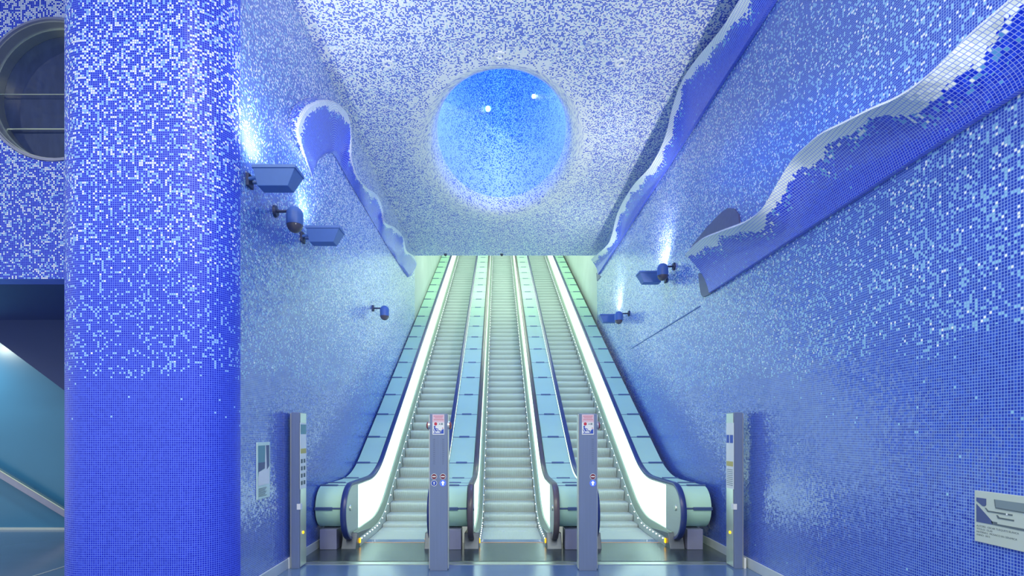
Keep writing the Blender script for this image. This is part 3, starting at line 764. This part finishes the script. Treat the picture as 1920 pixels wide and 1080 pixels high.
for i in range(7): mb.loft(Lf([(.03, .118-i*.014), (.23-.02*(i % 3), .118-i*.014), (.23-.02*(i % 3), .112-i*.014), (.03, .112-i*.014)]))
mb.build('small_print', M['text'], t)

# ------------------------------------------------------------------ wall floods and dome cameras
def flood(wx, y, z, s, label, col, energy, aim):
    """s = +1 points into the hall from the left wall, -1 from the right"""
    t = thing('flood_light', label, 'flood light', (wx, y, z), 'flood lights on the side walls')
    x0, x1 = .10, .53
    def X(v): return s*v
    mb = MB()
    top = [(X(x0), -.125), (X(x1), -.125), (X(x1), .125), (X(x0), .125)]; bot = [(X(x0+.03), -.085), (X(x1-.085), -.085), (X(x1-.085), .085), (X(x0+.03), .085)]
    mb.loft([[(a, b, .0) for a, b in bot], [(a, b, .165) for a, b in top]]); body = mb.build('housing', M['lamp'], t, bevel=.006)
    mb = MB(); mb.box(*sorted((X(x0-.008), X(x1+.008))), -.133, .133, .165, .20)
    rim = mb.build('rim', M['lamp'], t, bevel=.004)
    mb = MB(); mb.box(*sorted((X(x0+.04), X(x1-.04))), -.10, .10, .2005, .206); mb.build('lens', M['lens'], t)
    mb = MB(); mb.box(*sorted((X(.0), X(.03))), -.06, .06, .02, .15); mb.build('wall_plate', M['dark'], t, bevel=.004)
    for b in (-.06, .06):
        mb = MB(); mb.tube((X(.02), b*.7, .09), (X(x0+.03), b, .10), .018, n=10); mb.build('bracket', M['lamp'], t)
    light('flood_beam', 'SPOT', (wx+X(.2), y, z+.23), energy, col, aim, .10, angle=140, blend=.9)
    return t
LB = (.86, .90, 1)
flood(WL, 5.62, 4.22, 1, 'flood light on the left wall next to the tiled column, the largest in view', (1, .95, .88), 140, (WL+.1, 5.9, 7.2))
flood(WL, 7.15, 4.18, 1, 'smaller flood light on the left wall, beyond the dome camera', (.90, 1, .82), 85, (WL+.1, 7.5, 7.2))
flood(WR, 9.94, 4.42, -1, 'flood light on the right wall behind a dome camera, under the white glare', (1, .97, .82), 150, (WR-.25, 10.3, 7.2))
flood(WR, 13.7, 4.45, -1, 'small distant flood light on the right wall, near the escalator panels', (.92, 1, .76), 110, (WR-.3, 14.2, 7.2))
def dome(wx, y, z, s, reach, label):
    t = thing('dome_camera', label, 'camera', (wx, y, z), 'dome cameras on the side walls')
    mb = MB(); mb.tube((0, 0, 0), (s*.03, 0, 0), .07, .06, 16); mb.build('wall_plate', M['dark'], t)
    mb = MB(); mb.tube((s*.02, 0, 0), (s*reach, 0, 0), .016, n=10); mb.build('arm', M['dark'], t)
    r = .095; x = s*reach
    mb = MB(); mb.lathe([(.01, .055)]+[(r*math.cos(a), -.04+.095*math.sin(a)) for a in (1.2, .9, .6, .3, 0)]+[(r, -.16)], (x, 0, 0), 24); mb.build('housing', M['lamp'], t, smooth=True)
    mb = MB(); mb.lathe([(r*.96, -.16)]+[(r*.96*math.cos(a), -.16-.09*math.sin(a)) for a in (.3, .6, .9, 1.2)]+[(.01, -.25)], (x, 0, 0), 24); mb.build('smoked_cover', M['dome'], t, smooth=True)
    return t
dome(WL, 6.28, 4.26, 1, .235, 'dome camera on an arm between the two left flood lights')
dome(WL, 11.2, 4.25, 1, .25, 'small dome camera alone on the left wall by the escalator')
dome(WR, 9.5, 4.60, -1, .21, 'dome camera on the right wall under the bright beam')
dome(WR, 12.76, 4.48, -1, .25, 'farther dome camera on the right wall, beside the aqua deck')

# small round fittings in the ceiling, and sensors hung at its far edge
for x, y, w in ((.03, 7.89, 'straight above the light well'), (-1.64, 8.07, 'towards the left wall'), (1.83, 8.05, 'towards the right wall')):
    mb = MB(); n = 24
    rings = [[(r*math.cos(2*PI*k/n), r*math.sin(2*PI*k/n), z) for k in range(n)] for r, z in ((.085, 0), (.085, -.015), (.055, -.015), (.055, 0))]
    mb.loft(rings+[rings[0]], caps=False); o = mb.build('ceiling_ring', M['white'], smooth=True); o.location = (x, y, CZ)
    tag(o, 'small white ring fitting in the mosaic ceiling, '+w, 'fitting', 'ring fittings in the ceiling')
for x, w in ((.13, 'over the middle escalator'), (-1.62, 'over the left escalator')):
    t = thing('ceiling_sensor', 'tiny dark sensor hanging at the far ceiling edge '+w, 'sensor', (x, YE-.15, CZ), 'sensors at the ceiling edge')
    mb = MB(); mb.tube((0, 0, 0), (0, 0, -.03), .05, .045, 16); mb.build('mount', M['dark'], t)
    mb = MB(); mb.lathe([(.042, -.03), (.035, -.05), (.018, -.065), (.004, -.07)], (0, 0, 0), 16); mb.build('lens_cover', M['dome'], t, smooth=True)
